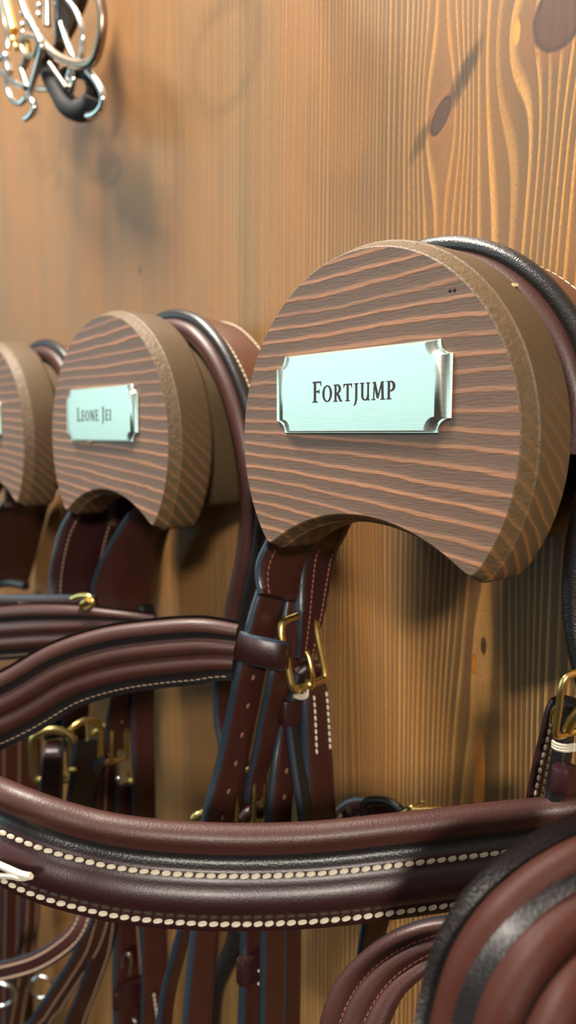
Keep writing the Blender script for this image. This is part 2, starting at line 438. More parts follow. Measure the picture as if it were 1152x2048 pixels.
def strokepoly(mb, pts, wd, f, mat):
    """flat pen stroke: pts 2-D, wd width per point, f maps 2-D to 3-D"""
    n = len(pts); Lf = []; Rg = []
    for i in range(n):
        a = pts[max(i - 1, 0)]; b = pts[min(i + 1, n - 1)]; dx, dy = b[0] - a[0], b[1] - a[1]; l = math.hypot(dx, dy) or 1
        w = (wd[i] if isinstance(wd, (list, tuple)) else wd) * .56
        Lf.append(f(pts[i][0] - dy / l * w, pts[i][1] + dx / l * w)); Rg.append(f(pts[i][0] + dy / l * w, pts[i][1] - dx / l * w))
    vs = Lf + Rg; mb.add(vs, [[i, n + i, n + i + 1, i + 1] for i in range(n - 1)], mat)
def ell(cx, cy, rx, ry, a0, a1, n=18, thick=.17, thin=.07):
    P = []; W = []
    for i in range(n + 1):
        a = math.radians(a0 + (a1 - a0) * i / n); P.append((cx + rx * math.cos(a), cy + ry * math.sin(a))); W.append(thin + (thick - thin) * abs(math.cos(a)) ** 1.5)
    return P, W
S_, H_ = .15, .075
GL = {
 'F': (.62, [([(.17, 0), (.17, 1)], S_), ([(.0, .965), (.58, .965)], H_), ([(.56, 1.0), (.6, .78)], [.09, .03]), ([(.17, .52), (.46, .52)], H_), ([(.46, .62), (.46, .42)], .05), ([(.0, .03), (.36, .03)], .06)]),
 'L': (.62, [([(.17, 0), (.17, 1)], S_), ([(.0, .97), (.34, .97)], .06), ([(.0, .035), (.56, .035)], H_), ([(.54, .0), (.6, .24)], [.09, .03])]),
 'E': (.64, [([(.17, 0), (.17, 1)], S_), ([(.0, .965), (.54, .965)], H_), ([(.52, 1.0), (.56, .8)], [.09, .03]), ([(.17, .52), (.46, .52)], H_), ([(.46, .62), (.46, .42)], .05), ([(.0, .035), (.56, .035)], H_), ([(.54, 0.0), (.6, .22)], [.09, .03])]),
 'I': (.36, [([(.17, 0), (.17, 1)], S_), ([(0, .97), (.34, .97)], .06), ([(0, .03), (.34, .03)], .06)]),
 'O': (.84, [ell(.4, .5, .33, .46, 0, 360, 32)]),
 'T': (.68, [([(.33, 0), (.33, 1)], S_), ([(.0, .965), (.66, .965)], H_), ([(.03, 1.0), (.0, .78)], [.09, .03]), ([(.63, 1.0), (.66, .78)], [.09, .03]), ([(.16, .03), (.5, .03)], .06)]),
 'R': (.74, [([(.17, 0), (.17, 1)], S_), ([(.0, .97), (.3, .97)], .06), ell(.28, .74, .25, .235, 95, -95, 18), ([(.3, .5), (.46, .3), (.58, .06), (.74, .02)], [.12, .15, .13, .05]), ([(.0, .03), (.34, .03)], .06)]),
 'P': (.66, [([(.17, 0), (.17, 1)], S_), ([(.0, .97), (.3, .97)], .06), ell(.28, .72, .27, .255, 95, -95, 18), ([(.0, .03), (.36, .03)], .06)]),
 'J': (.44, [([(.24, 1), (.24, .1), (.18, -.14), (.04, -.26)], [S_, S_, .12, .05]), ([(.06, .97), (.42, .97)], .06)]),
 'U': (.80, [([(.17, 1), (.17, .3)], S_), ell(.4, .3, .23, .27, 180, 360, 16, .15, .07), ([(.63, 1), (.63, .0)], .11), ([(0, .97), (.32, .97)], .06), ([(.48, .97), (.76, .97)], .06), ([(.6, .03), (.76, .03)], .06)]),
 'M': (1.0, [([(.14, 0), (.2, 1)], .08), ([(.2, 1), (.46, .12)], .15), ([(.46, .08), (.76, 1)], .08), ([(.78, 1), (.84, 0)], S_), ([(.06, .97), (.24, .97)], .06), ([(.72, .97), (.92, .97)], .06), ([(.0, .03), (.28, .03)], .06), ([(.68, .03), (1.0, .03)], .06)]),
 'N': (.86, [([(.16, 0), (.16, 1)], .08), ([(.16, 1), (.68, .02)], .15), ([(.68, 1), (.68, 0)], .08), ([(0, .97), (.2, .97)], .06), ([(.54, .97), (.82, .97)], .06), ([(0, .03), (.3, .03)], .06)]),
}
def lettering(parent, text, x0, x1, zb, hcap, y, slope=0.0):
    mb = MB(); adv = 0; items = []
    for i, ch in enumerate(text):
        if ch == ' ': adv += .34; continue
        big = ch.isupper() and (i == 0 or text[i - 1] == ' '); sc = 1.0 if big else .8
        items.append((ch.upper(), adv, sc)); adv += (GL[ch.upper()][0] + .1) * sc * (1 if big else 1.02)
    k = (x1 - x0) / (adv - .08)
    for g, ax, sc in items:
        for j, (pts, wd) in enumerate(GL[g][1]):
            def f(a, b, ax=ax, sc=sc, j=j): return V((x0 + (ax + a * sc) * k, y - .00001 * j, zb + b * sc * hcap + slope * (ax + a * sc) * k))
            strokepoly(mb, [(p[0], p[1]) for p in pts], wd, f, INK)
    return mb.build('lettering', parent, 50, 'dark engraved letters reading ' + text.upper())
def name_plate(parent, cx, cz, w, h, y, text=None, tx=None, tw=None, tilt=0):
    hw, hh, r = w / 2, h / 2, .0046; out = []
    for sx, sz, a0 in ((1, 1, 270), (-1, 1, 0), (-1, -1, 90), (1, -1, 180)):
        # concave quarter round bite at each corner, small nib either side
        c = (sx * hw, sz * hh); seq = []
        for i in range(9):
            a = math.radians({(1, 1): 270 - 90 * i / 8, (-1, 1): 360 - 90 * i / 8, (-1, -1): 90 - 90 * i / 8, (1, -1): 180 - 90 * i / 8}[(sx, sz)])
            seq.append((c[0] + r * math.cos(a) , c[1] + r * .95 * math.sin(a)))
        out += seq
    n = len(out)
    lay = [(1.0, 1.0, 0.0), (1.0, 1.0, .0005), (.992, .985, .00085), (.965, .97, .00075), (.935, .965, .0014), (.905, .955, .0019), (.87, .94, .0021)]
    mb = MB(); vs = []; fs = []
    for (sx, sz, dy) in lay:
        for (x, z) in out: vs.append(V((cx + x * sx, y - dy, cz + z * sz + tilt * x)))
    for i in range(len(lay) - 1):
        for j in range(n): fs.append([i * n + j, (i + 1) * n + j, (i + 1) * n + (j + 1) % n, i * n + (j + 1) % n])
    fs.append([(len(lay) - 1) * n + j for j in range(n)]); fs.append(list(range(n))[::-1])
    mb.add(vs, fs, PLATE); o = mb.build('name_plate', parent, 40, 'brushed metal name plate with scooped corners')
    if text: lettering(o, text, *tx, y - .00216)
    return o
def hook(cx, cz, label, plate=None):
    c = V((cx, 0, H0 + cz)); t = thing('bridle_hook', c, label, 'bridle hook', 'crescent bridle hooks along the wall')
    base = crescent(.0650, -.0280)
    mb = MB(); extrude_layers(mb, c, base, [(.0036, -.0800), (.0032, -.08003), (.0027, -.0797), (.0007, -.0750), (.0002, -.0745), (.0, -.0738), (.0, -.0590), (.0012, -.057)], [FACE, CHAM, CHAM, CHAM, SIDE, SIDE, SIDE], FACE)
    mb.build('front_block', t, 17, 'striped pine crescent front with a rough chamfered edge')
    mb = MB(); b2 = crescent(.0535, -.0255, hd=.040); extrude_layers(mb, c, b2, [(0, -.0572), (0, -.0002)], [NECK], NECK)
    mb.build('neck', t, 35, 'narrower olive brown neck between front block and wall')
    if plate: name_plate(t, *plate)
    return t, c
hF, cF = hook(-.1805, -.0023, 'nearest crescent wooden hook whose metal plate reads FORTJUMP', (-.1816, H0 + .0138, .0800, .0278, -.0801, 'Fortjump', (-.2003, -.1620, H0 + .0105, .0072)))
hL, cL = hook(-.3602, -.0035, 'crescent wooden hook whose metal plate reads LEONE JEI', (-.3620, H0 + .0095, .0765, .0275, -.0801, 'Leone Jei', (-.3850, -.3470, H0 + .0062, .0068)))
hT, cT = hook(-.5250, -.0040, 'crescent wooden hook cut off by the left edge of the photo', (-.5360, H0 + .0085, .0765, .0275, -.0801))
# two filler dots and a splinter on the nearest hook, a paint chip on the next one
mb = MB()
for (u, v) in ((900, 581), (909, 580)): ball(mb, at(u, v, -.0800), .0006, DARKH, 8, (1, .4, 1))
mb.build('nail_hole', hF)
mb = MB(); p = at(1026, 572, -.060); ball(mb, p, .0016, CHIP, 6, (1.3, 1, .5)); mb.build('splinter', hF, label='pale splinter of bare wood')
mb = MB(); p = at(355, 719, -.0635); ball(mb, p, .0014, CHIP, 6, (.8, .7, 1.6)); mb.build('chip', hL, label='pale chip of bare wood')
mb = MB(); p = at(180, 883, -.0812); ball(mb, p, .0012, CHIP, 8, (2.4, .6, .5)); mb.build('glue_bead', hL, label='white bead of glue under the plate')

# ---------------------------------------------------------------- bridles
LX = V((1, 0, 0))
def headpiece(parent, c, path, y0=-.052, width=.033, lend=1.0):
    """path: (dx, dz) round the hook centre, from the left end over the top to the right end"""
    rw = [[c.x + dx, y0, c.z + dz, 0, 1, 0, 1] for dx, dz in path]
    fr = frames(cr(rw, 8))
    mb = MB(); pr = [(.006, .0048), (.012, .0056), (.020, .0058), (.028, .0054), (width, .0044), (width + .0006, .003), (width, .0016), (.020, .0012), (.006, .0014)]
    sweep(mb, fr, pr, [TAN] * 4 + [EDGE] * 2 + [BROWN] * 3); hp = mb.build('headpiece', parent, 50)
    sb = MB(); stitches(sb, fr, .0105, .0056, .0030, .00042, CREAM); stitches(sb, fr, width - .003, .0050, .0030, .00042, CREAM); sb.build('stitching', hp)
    mb = MB(); sweep(mb, fr, circ(.0052, .0056, .0033, 14), BLACK); mb.build('piping', parent, 60, 'rolled black piping along the front edge')
    mb = MB(); sweep(mb, fr[:int(len(fr) * lend)], circ(.0034, -.0008, .0047, 14), PAD); sweep(mb, fr, circ(width - .004, -.0028, .0040, 12), PAD)
    pr = [(.006, -.006), (.018, -.005), (width - .006, -.005), (width - .006, .001), (.006, .001)]; sweep(mb, fr[:int(len(fr) * lend)], pr, BURG)
    mb.build('lining', parent, 60, 'padded brown leather lining with rolled edges'); return hp
def arc(r0, a0, a1, n, rx=1.0):
    return [(r0 * rx * math.cos(math.radians(a0 + (a1 - a0) * i / n)), r0 * math.sin(math.radians(a0 + (a1 - a0) * i / n))) for i in range(n + 1)]
def bandprof():
    pr = []; ms = []
    def put(a, b, m): pr.append((a / 1000, b / 1000)); ms.append(m)
    R = 4.4
    for i in range(10):                                     # roll: from inside top round to outside bottom
        t = math.radians(-90 + 20 * i - 0); put(R - R * math.cos(math.radians(-110 + 24 * i)), R * math.sin(math.radians(-110 + 24 * i)) , PAD)
    put(9.0, 1.0, BLACK); put(12.3, 1.0, BLACK)
    put(12.6, 2.0, BURG); put(14.4, 2.3, BURG); put(16.2, 2.2, BURG); put(17.2, 3.3, BURG); put(19.5, 4.6, BURG); put(22, 5.0, BURG); put(24.5, 4.5, BURG); put(26.6, 3.2, BURG); put(27.4, 2.1, BURG)
    put(29.2, 2.2, BURG); put(31.4, 1.8, BURG); put(32, .6, EDGE); put(31.8, -.8, BLACK)
    put(28, -1.2, BLACK); put(25.6, -1.2, PAD)
    for i in range(5): a = math.radians(180 * (i + .5) / 5); put(21.8 + 3.6 * math.cos(a), -1.4 - 3.0 * math.sin(a), PAD)
    put(17.6, -1.6, BLACK)
    for i in range(5): a = math.radians(180 * (i + .5) / 5); put(13.6 + 3.8 * math.cos(a), -1.4 - 3.2 * math.sin(a), PAD)
    put(9.2, -2.2, BLACK)
    return pr, ms
def band(parent, ctrl, name='browband', label=None, back=None, pad=None, rng=(0, 1)):
    rw = []
    for c in ctrl:
        p = at(*c[:3]); W = V(c[4]).normalized(); rw.append([p.x, p.y, p.z, W.x, W.y, W.z, c[3]])
    fr = frames(cr(rw, 14)); pr, ms = bandprof(); ms = [pad if (pad and m is PAD) else m for m in ms]
    # scale both directions together
    mb = MB(); n = len(pr); vs = []; fs = []; mm = []
    for (p, W, N, sc, T) in fr:
        for (a, b) in pr: vs.append(p + W * (a * sc) + N * (b * sc))
    for i in range(len(fr) - 1):
        for j in range(n): q = (j + 1) % n; fs.append([i * n + j, i * n + q, (i + 1) * n + q, (i + 1) * n + j]); mm.append(ms[j])
    fs.append(list(range(n))); mm.append(BURG); fs.append([(len(fr) - 1) * n + j for j in range(n)][::-1]); mm.append(BURG)
    mb.add(vs, fs, mm); o = mb.build(name, parent, 75, label)
    if back:
        a0, i0, i1 = back; bb = MB(); sub = [(f[0], f[1], f[2], 1, f[4]) for f in fr[int(i0 * len(fr)):int(i1 * len(fr))]]
        sweep(bb, sub, [(a0, 0), (a0 + .001, .0028), (.006, .0052), (.013, .0052), (.013, .0040), (.006, .0040), (a0 + .0012, .0010)], BLACK); bb.build('backing', o, 60, 'black leather backing showing past the top roll')
    sb = MB(); s0 = sum(f[3] for f in fr) / len(fr)
    for a, b in ((.0146, .0026), (.0290, .0024)): stitches(sb, fr, a, b * s0, .0033, .00078, CREAM, .86, rng[0], rng[1], .2)
    stitches(sb, fr, .0292, -.0012, .0028, .0003, GREYTH)
    sb.build('stitching', o, label='thick cream stitching in two rows'); return o, fr
def buckle(parent, c, ex, ey, w, h, r=.0012, mat=None, roundtop=False, prong=True, label=None, plen=.56):
    """frame in the plane (ex, ey) round c; prong from the lower bar upward"""
    ex = V(ex).normalized(); ey = V(ey); ey = (ey - ex * ey.dot(ex)).normalized(); n = ex.cross(ey); mat = mat or BRASS
    k = .82; pts = [(-.5, -.42), (-.5, 0), (-.5, .3), (-.38, .47), (0, .5 if not roundtop else .56), (.38, .47), (.5, .3), (.5, 0), (.5, -.42), (.40, -.5), (0, -.5), (-.40, -.5)]
    mb = MB(); tube(mb, [c + ex * (a * w) + ey * (b * h) for a, b in pts], r, mat, 10, 6, True); o = mb.build('buckle', parent, 60, label or 'brass buckle')
    if prong:
        mb = MB(); q = [(0, -.53, .3), (0, -.42, 1.4), (0, -.5 + (plen + .5) * .45, 1.8), (0.02, -.5 + (plen + .5) * .8, 1.5), (.02, plen, .9)]
        tube(mb, [c + ex * (a * w) + ey * (b * h) + n * (r * d) for a, b, d in q], r * .72, mat, 8, 5, False, .8); ball(mb, c + ey * (-.5 * h), r * 1.5, mat, 10); mb.build('prong', o)
    return o
def keeper(parent, u, v, y, wpx, hpx, ax=(0, 0, -1), mat=None, W0=YW, t=.006, label=None):
    """leather loop round a strap"""
    p = at(u, v, y); W = V(W0).normalized(); T = V(ax).normalized(); W = (W - T * W.dot(T)).normalized(); N = T.cross(W)
    w = wpx * depth(p) / FPX / max(W.dot(RT), .35); h = hpx * depth(p) / FPX
    prof = []
    for i in range(20):
        a = 2 * math.pi * i / 20; ca, sa = math.cos(a), math.sin(a); e = .55
        prof.append((math.copysign(abs(ca) ** e, ca) * w / 2, math.copysign(abs(sa) ** e, sa) * t / 2))
    fr = [(p + T * s, W, N, k, T) for s, k in ((-h / 2, .94), (-h / 2 + .0006, 1.0), (0, 1.02), (h / 2 - .0006, 1.0), (h / 2, .94))]
    mb = MB(); sweep(mb, fr, prof, mat or BURG); return mb.build('keeper', parent, 50, label)
def thread(parent, pts, y, r=.0007, n=3):
    mb = MB()
    for i in range(n): tube(mb, [at(u, v, y) + V((0, 0, -i * r * 1.7)) for u, v in pts], r, CREAM, 6, 6)
    return mb.build('thread_wrap', parent, 60, 'cream thread wrapped round the strap')

# ---- bridle on the FORTJUMP hook
bA = thing('bridle', V((cF.x, -.04, cF.z + .06)), 'brown bridle with cream stitching hanging on the FORTJUMP hook', 'bridle', 'leather bridles on the hooks')
headpiece(bA, cF, [(-.0622, -.024)] + arc(.0615, 178, 8, 14) + [(.0588, -.012), (.0552, -.036), (.0558, -.058), (.0610, -.076)], y0=-.052, lend=.83)
down = (0, 0, -1)
# browband: from the right cheek, past the camera, out to the left and back to the left cheek
_, fbA = band(bA, [(1190, 1580, -.050, .93, (0, 0, -1)), (1100, 1594, -.058, .96, (0, 0, -1)), (1000, 1604, -.070, 1.0, (0, -.05, -1)), (800, 1626, -.095, 1.0, (0, -.12, -1)), (600, 1645, -.119, 1.0, (0, -.15, -1)), (400, 1645, -.143, 1.0, (0, -.15, -1)),
          (200, 1622, -.165, 1.0, (0, -.12, -1)), (0, 1556, -.184, 1.0, (0, -.1, -1)), (-150, 1480, -.189, 1.0, (0, 0, -1)), (-200, 1440, -.184, 1.0, (.0, 0, -1)), (-120, 1402, -.166, .98, (.1, 0, -1)), (0, 1346, -.147, .96, (.1, 0, -1)), (100, 1290, -.131, .94, (.1, 0, -1)),
          (200, 1257, -.116, .93, (.1, 0, -1)), (300, 1242, -.103, .9, (.1, 0, -1)), (400, 1236, -.091, .86, (.1, 0, -1)), (478, 1248, -.081, .74, (.1, 0, -1))], label='padded browband with rolled top edge', back=(-.0012, .62, 1), rng=(0, .62))
mb = MB()
tube(mb, [at(-30, 1716, -.190), at(10, 1735, -.190), at(40, 1748, -.1888), at(60, 1752, -.1875)], .0010, CREAM, 6, 6); tube(mb, [at(-30, 1752, -.190), at(20, 1752, -.190), at(45, 1756, -.1885), at(62, 1753, -.1875)], .0009, CREAM, 6, 6)
mb.build('thread_end', bA, label='loose cream thread end on the browband')
# browband end loop round the cheek strap
strap(bA, 'browband_loop', [(474, 1290, -.0815, 60, (0, 0, -1)), (500, 1299, -.0785, 60, (0, 0, -1)), (530, 1306, -.0745, 60, (0, 0, -1)), (562, 1312, -.069, 58, (0, 0, -1)), (574, 1312, -.062, 54, (0, 0, -1))], BURG, .0035)
# left cheek: flared piece, cheek strap with punched holes and the straps beside it
strap(bA, 'flared_cheek_piece', [(606, 1030, -.056, 84), (580, 1080, -.060, 88), (562, 1125, -.063, 92), (556, 1160, -.065, 84), (556, 1194, -.067, 70)], BROWN, .0036, st=(-.30,), smat=PINK, pitch=.0024, sr=.0003)
strap(bA, 'cheek_strap', [(545, 1170, -.0655, 52), (527, 1235, -.069, 57), (499, 1347, -.0745, 57), (488, 1406, -.076, 57), (464, 1521, -.080, 57), (438, 1625, -.086, 58), (425, 1720, -.090, 56), (409, 1870, -.095, 50), (391, 2090, -.100, 52)], RED, .0042,
      holes=(1350, 1406, 1464, 1521, 1577, 1630), label='red-brown strap with a row of punched holes')
_, f3 = strap(bA, 'throat_strap', [(592, 1140, -.050, 30), (584, 1230, -.056, 36), (562, 1340, -.065, 42), (542, 1430, -.066, 42), (528, 1500, -.067, 40), (512, 1560, -.068, 34), (506, 1600, -.068, 26)], RED, .0034)
_, f4 = strap(bA, 'cheek_billet', [(596, 1150, -.044, 34), (592, 1230, -.047, 34), (583, 1300, -.052, 34), (578, 1380, -.055, 32), (572, 1470, -.057, 38), (565, 1540, -.060, 44), (557, 1640, -.063, 47), (550, 1760, -.065, 46), (545, 1870, -.067, 44), (543, 2090, -.070, 44)], RED, .0040, holes=(1538, 1590))
strap(bA, 'noseband_hanger', [(668, 1020, -.040, 96), (650, 1070, -.041, 84), (634, 1110, -.042, 74), (625, 1174, -.045, 62), (619, 1226, -.048, 53), (612, 1270, -.050, 42), (606, 1312, -.051, 36)], BURG, .0052, st=(-.14, .30), smat=PINK, pitch=.0022, sr=.0003)
buckle(bA, at(605, 1301, -.055), (0, 1, .08), (-.22, -.16, 1), .0190, .0290, .0018, plen=-.02)
mb = MB(); tube(mb, [at(597, 1348, -.054), at(612, 1336, -.051), at(632, 1334, -.046), at(644, 1340, -.043)], .0030, BURG, 12, 6); mb.build('strap_fold', bA, 60, 'leather folded round the buckle bar')
strap(bA, 'noseband_strap', [(616, 1338, -.046, 40), (623, 1370, -.046, 48), (628, 1400, -.046, 52), (633, 1500, -.046, 56), (640, 1640, -.046, 60), (646, 1760, -.046, 60)], RED, .0050, st=(-.14, .36), smat=CREAM, pitch=.0029, sr=.00055, sti=(.12, .42))
strap(bA, 'folded_billet', [(598, 1345, -.055, 20), (592, 1390, -.056, 24), (586, 1440, -.056, 26), (592, 1500, -.056, 26), (602, 1570, -.056, 26), (611, 1640, -.056, 24), (616, 1740, -.056, 24)], BLACK, .0042)
keeper(bA, 581, 1422, -.058, 38, 50, label='leather keeper loop on the folded billet'); thread(bA, [(583, 1382), (588, 1386), (602, 1390), (613, 1387), (616, 1380)], -.0585, .0005)
buckle(bA, at(500, 1598, -.070), (0, 1, 0), (0, 0, 1), .0160, .0270, .0016); 
mb = MB(); tube(mb, [at(382, 1652, -.092), at(392, 1634, -.092), at(410, 1625, -.088)], .0022, BRASS, 10, 6); mb.build('hook_stud', bA, 60, 'brass hook stud')
mb = MB(); tube(mb, [at(486, 1640, -.072), at(500, 1625, -.069), at(524, 1625, -.064)], .0028, BURG, 12, 6); mb.build('strap_fold', bA)
# end of the throat lash with its hook buckle lying against the wall
strap(bA, 'throatlash_end', [(640, 1700, -.030, 34, (0, .3, -1)), (668, 1650, -.028, 34, (.3, .2, -1)), (700, 1618, -.026, 34, (0, .2, -1)), (735, 1612, -.026, 34, (0, .1, -1)), (790, 1618, -.028, 30, (0, .1, -1))], RED, .003)
mb = MB(); tube(mb, [at(730, 1640, -.034), at(729, 1614, -.033), at(740, 1602, -.032), at(768, 1602, -.031), at(790, 1611, -.031), at(804, 1624, -.031)], .0021, BLACK, 12, 6); mb.build('throatlash_loop', bA, 60, 'black rolled loop')
mb = MB(); tube(mb, [at(826, 1620, -.031), at(886, 1621, -.027)], .0015, BRASS, 12); tube(mb, [at(776, 1640, -.033), at(796, 1630, -.033), at(808, 1624, -.032), at(818, 1617, -.031), at(828, 1612, -.030)], .0009, BRASS, 8, 5)
tube(mb, [at(816, 1628, -.031), at(812, 1620, -.031), at(820, 1613, -.031), at(829, 1620, -.031), at(829, 1628, -.031)], .0011, BRASS, 8, 5); ball(mb, at(845, 1604, -.029), .0011, BRASS); tube(mb, [at(832, 1612, -.030), at(845, 1604, -.029)], .0007, BRASS, 6)
mb.build('hook_buckle', bA, 60, 'brass hook buckle with a round bar')
mb = MB(); tube(mb, [at(668, 1668, -.036), at(690, 1634, -.034), at(700, 1622, -.033)], .0026, BLACK, 10, 5); tube(mb, [at(664, 1652, -.0375), at(676, 1638, -.0375), at(682, 1630, -.037)], .0009, CREAM, 6, 5); mb.build('stitched_end', bA)
# right cheek
strap(bA, 'stitched_cheek_strap', [(1116, 1398, -.050, 26), (1106, 1420, -.050, 32), (1098, 1460, -.050, 36), (1084, 1520, -.050, 38), (1068, 1600, -.050, 38), (1050, 1690, -.050, 38)], BURG, .0026, edge=BURG, st=(-.36, .16), smat=CREAM, pitch=.0027, sr=.0006, sti=(.12, 1))
mb = MB(); tube(mb, [at(1142, 1400, -.0555), at(1130, 1440, -.056), at(1126, 1490, -.0565), at(1114, 1560, -.0565), at(1106, 1620, -.0565), at(1100, 1690, -.0565)], .0030, BLACK, 14, 6); mb.build('rolled_billet', bA, 60, 'black rolled billet')
keeper(bA, 1128, 1556, -.062, 36, 50, label='worn leather keeper loop'); thread(bA, [(1104, 1481), (1112, 1487), (1130, 1491), (1150, 1489)], -.0615, .0005)
buckle(bA, at(1152, 1405, -.060), (.25, 1, 0), (.12, 0, 1), .0135, .0190, .0011, prong=False)
mb = MB(); tube(mb, [at(1102, 1446, -.0525), at(1103, 1428, -.0525), at(1112, 1414, -.053), at(1128, 1410, -.0535)], .0007, BRASS, 8, 6); tube(mb, [at(1134, 1462, -.063), at(1145, 1440, -.063), at(1162, 1418, -.063)], .0015, BRASS, 10, 6); mb.build('prong', bA, 60, 'thick brass prong')
# straps below the browband
strap(bA, 'rear_cheek_strap', [(372, 1850, -.084, 26), (350, 1930, -.085, 26), (334, 2000, -.086, 26), (326, 2090, -.087, 26)], BURG, .004)
mb = MB(); tube(mb, [at(478, 1850, -.075), at(468, 1895, -.076), at(446, 1940, -.078), at(428, 1990, -.080), at(420, 2090, -.082)], .0044, BLACK, 14, 6); mb.build('rolled_lash', bA, 60, 'black rolled lash')
strap(bA, 'billet', [(503, 1840, -.071, 40), (502, 1930, -.071, 40), (500, 2090, -.072, 42)], RED, .0052)
keeper(bA, 500, 1934, -.0745, 44, 52, label='leather keeper with two pairs of cream stitches')
mb = MB()
for v in (1931, 1957):
    for u in (508, 517): ball(mb, at(u, v, -.0715) + V((.004, 0, 0)), .0010, CREAM, 8, (1, 1.2, .8))
mb.build('keeper_stitch', bA)
strap(bA, 'dark_strap', [(584, 1840, -.045, 34), (582, 2090, -.045, 34)], BURG, .003)
strap(bA, 'hanging_strap', [(756, 1790, -.050, 60), (750, 1850, -.050, 60), (738, 1905, -.050, 50), (726, 1960, -.05, 30)], BURG, .003)
def lobed(parent, name, ctrl, t=.003, mat=PAD, label=None, W0=(0, 0, -1), st=True):
    """strap padded in three lobes with thin stitch lines between them"""
    fr = frames(cr(rows(ctrl, W0), 12)); pr = []; ms = []
    for c, w in ((-.335, .165), (0, .17), (.335, .165)):
        for i in range(7): a = math.pi * (i + .25) / 6.5; pr.append((c - w * math.cos(a), .0008 + t * math.sin(a))); ms.append(mat)
    pr += [(.5, -.001), (.25, -.0022), (-.25, -.0022), (-.5, -.001)]; ms += [EDGE, mat, mat, EDGE]
    mb = MB(); sweep(mb, fr, pr, ms); o = mb.build(name, parent, 80, label)
    if st:
        sb = MB(); stitches(sb, fr, -.165, .0016, .0024, .0003, PINK); stitches(sb, fr, .17, .0016, .0024, .0003, PINK); sb.build('stitching', o)
    return o
lobed(bA, 'noseband', [(925, 1862, -.047, 62, (.1, 0, -1)), (880, 1878, -.052, 86, (.2, 0, -1)), (820, 1905, -.060, 96, (.4, 0, -1)), (765, 1948, -.067, 100, (.65, 0, -.8)), (722, 2010, -.073, 104, (1, 0, -.5)), (696, 2090, -.078, 104, (1, 0, -.25)), (690, 2200, -.08, 104, (1, 0, 0))], label='padded brown noseband curving down')
keeper(bA, 930, 1856, -.049, 44, 36, ax=(1, .2, .3), mat=EDGE, W0=(0, 0, 1), t=.006)
mb = MB(); tube(mb, [at(906, 1836, -.051), at(912, 1850, -.0525), at(917, 1870, -.0525), at(918, 1884, -.051)], .0006, CREAM, 6, 6); mb.build('thread_wrap', bA)

# ---- bridle on the LEONE JEI hook
bB = thing('bridle', V((cL.x, -.04, cL.z + .06)), 'brown bridle with brass buckles hanging on the LEONE JEI hook', 'bridle', 'leather bridles on the hooks')
headpiece(bB, cL, [(-.066, -.052), (-.0635, -.03)] + arc(.0600, 178, 60, 9) + [(.045, .040), (.0585, .022), (.067, .002), (.072, -.018), (.0725, -.034), (.068, -.058), (.060, -.082), (.0565, -.100)], y0=-.045, width=.034)
strap(bB, 'lower_headpiece', [(478, 1235, -.036, 52), (460, 1330, -.036, 52), (456, 1420, -.036, 52), (470, 1520, -.036, 46), (490, 1640, -.036, 40)], BURG, .004)
strap(bB, 'headpiece_end', [(214, 960, -.048, 66), (200, 1000, -.051, 70), (172, 1060, -.058, 82), (158, 1110, -.062, 84), (150, 1160, -.064, 82), (148, 1215, -.066, 76)], BURG, .0030, st=(-.30, .42), smat=GREYTH, pitch=.0028, sr=.0004)
roll(bB, 'piping', [(185, 955, -.054), (168, 1000, -.057), (140, 1055, -.064), (125, 1100, -.068), (116, 1150, -.070), (112, 1215, -.072)], .0030, BLACK)
strap(bB, 'flared_cheek_piece', [(322, 1000, -.030, 80), (298, 1040, -.031, 88), (274, 1090, -.032, 100), (258, 1140, -.033, 112), (250, 1180, -.034, 114), (247, 1222, -.035, 104)], BROWN, .004, dome=.006)
keeper(bB, 292, 1222, -.036, 26, 22, mat=BLACK)
strap(bB, 'poll_strap', [(-60, 1200, -.100, 26, (0, 0, -1)), (0, 1203, -.095, 26, (0, 0, -1)), (100, 1203, -.086, 26, (0, 0, -1)), (192, 1203, -.074, 24, (0, 0, -1))], BURG, .003, st=(0.1,), smat=GREYTH, pitch=.0030, sr=.0005, sti=(.5, .75), side=-1)
mb = MB(); tube(mb, [at(144, 1198, -.086), at(160, 1192, -.084), at(178, 1193, -.082), at(186, 1203, -.081), at(180, 1215, -.082), at(164, 1218, -.084), at(166, 1207, -.085), at(178, 1200, -.083)], .0016, BRASS, 8, 6); mb.build('brass_hook', bB)
band(bB, [(-300, 1300, -.150, .95, (0, 0, -1)), (-160, 1250, -.128, .98, (0, 0, -1)), (-60, 1222, -.112, 1, (0, 0, -1)), (40, 1210, -.098, .98, (0, 0, -1)), (140, 1210, -.084, .86, (0, 0, -1)), (230, 1220, -.070, .6, (0, 0, -1)), (310, 1230, -.055, .45, (0, 0, -1))], label='padded browband seen from its lined side', back=(-.0012, 0, 1))
strap(bB, 'holed_strap', [(164, 1330, -.062, 44), (152, 1410, -.064, 44), (150, 1470, -.065, 40), (150, 1500, -.066, 34)], RED, .003, holes=(1404, 1442))
strap(bB, 'wedge_strap', [(140, 1340, -.070, 26), (122, 1410, -.072, 34), (112, 1475, -.074, 40)], EDGE, .003)
strap(bB, 'cheek_strap', [(258, 1330, -.040, 46), (248, 1395, -.041, 48), (238, 1450, -.042, 46), (228, 1500, -.043, 36)], RED, .0034, holes=(1398, 1440))
strap(bB, 'throat_strap', [(288, 1330, -.030, 38), (285, 1450, -.030, 38), (288, 1560, -.030, 38), (290, 1700, -.030, 40), (308, 1860, -.030, 44), (308, 2090, -.030, 46)], RED, .0034)
buckle(bB, at(107, 1512, -.084), (.6, .8, 0), (0, 0, 1), .0240, .0290, .0025, roundtop=True, prong=False)
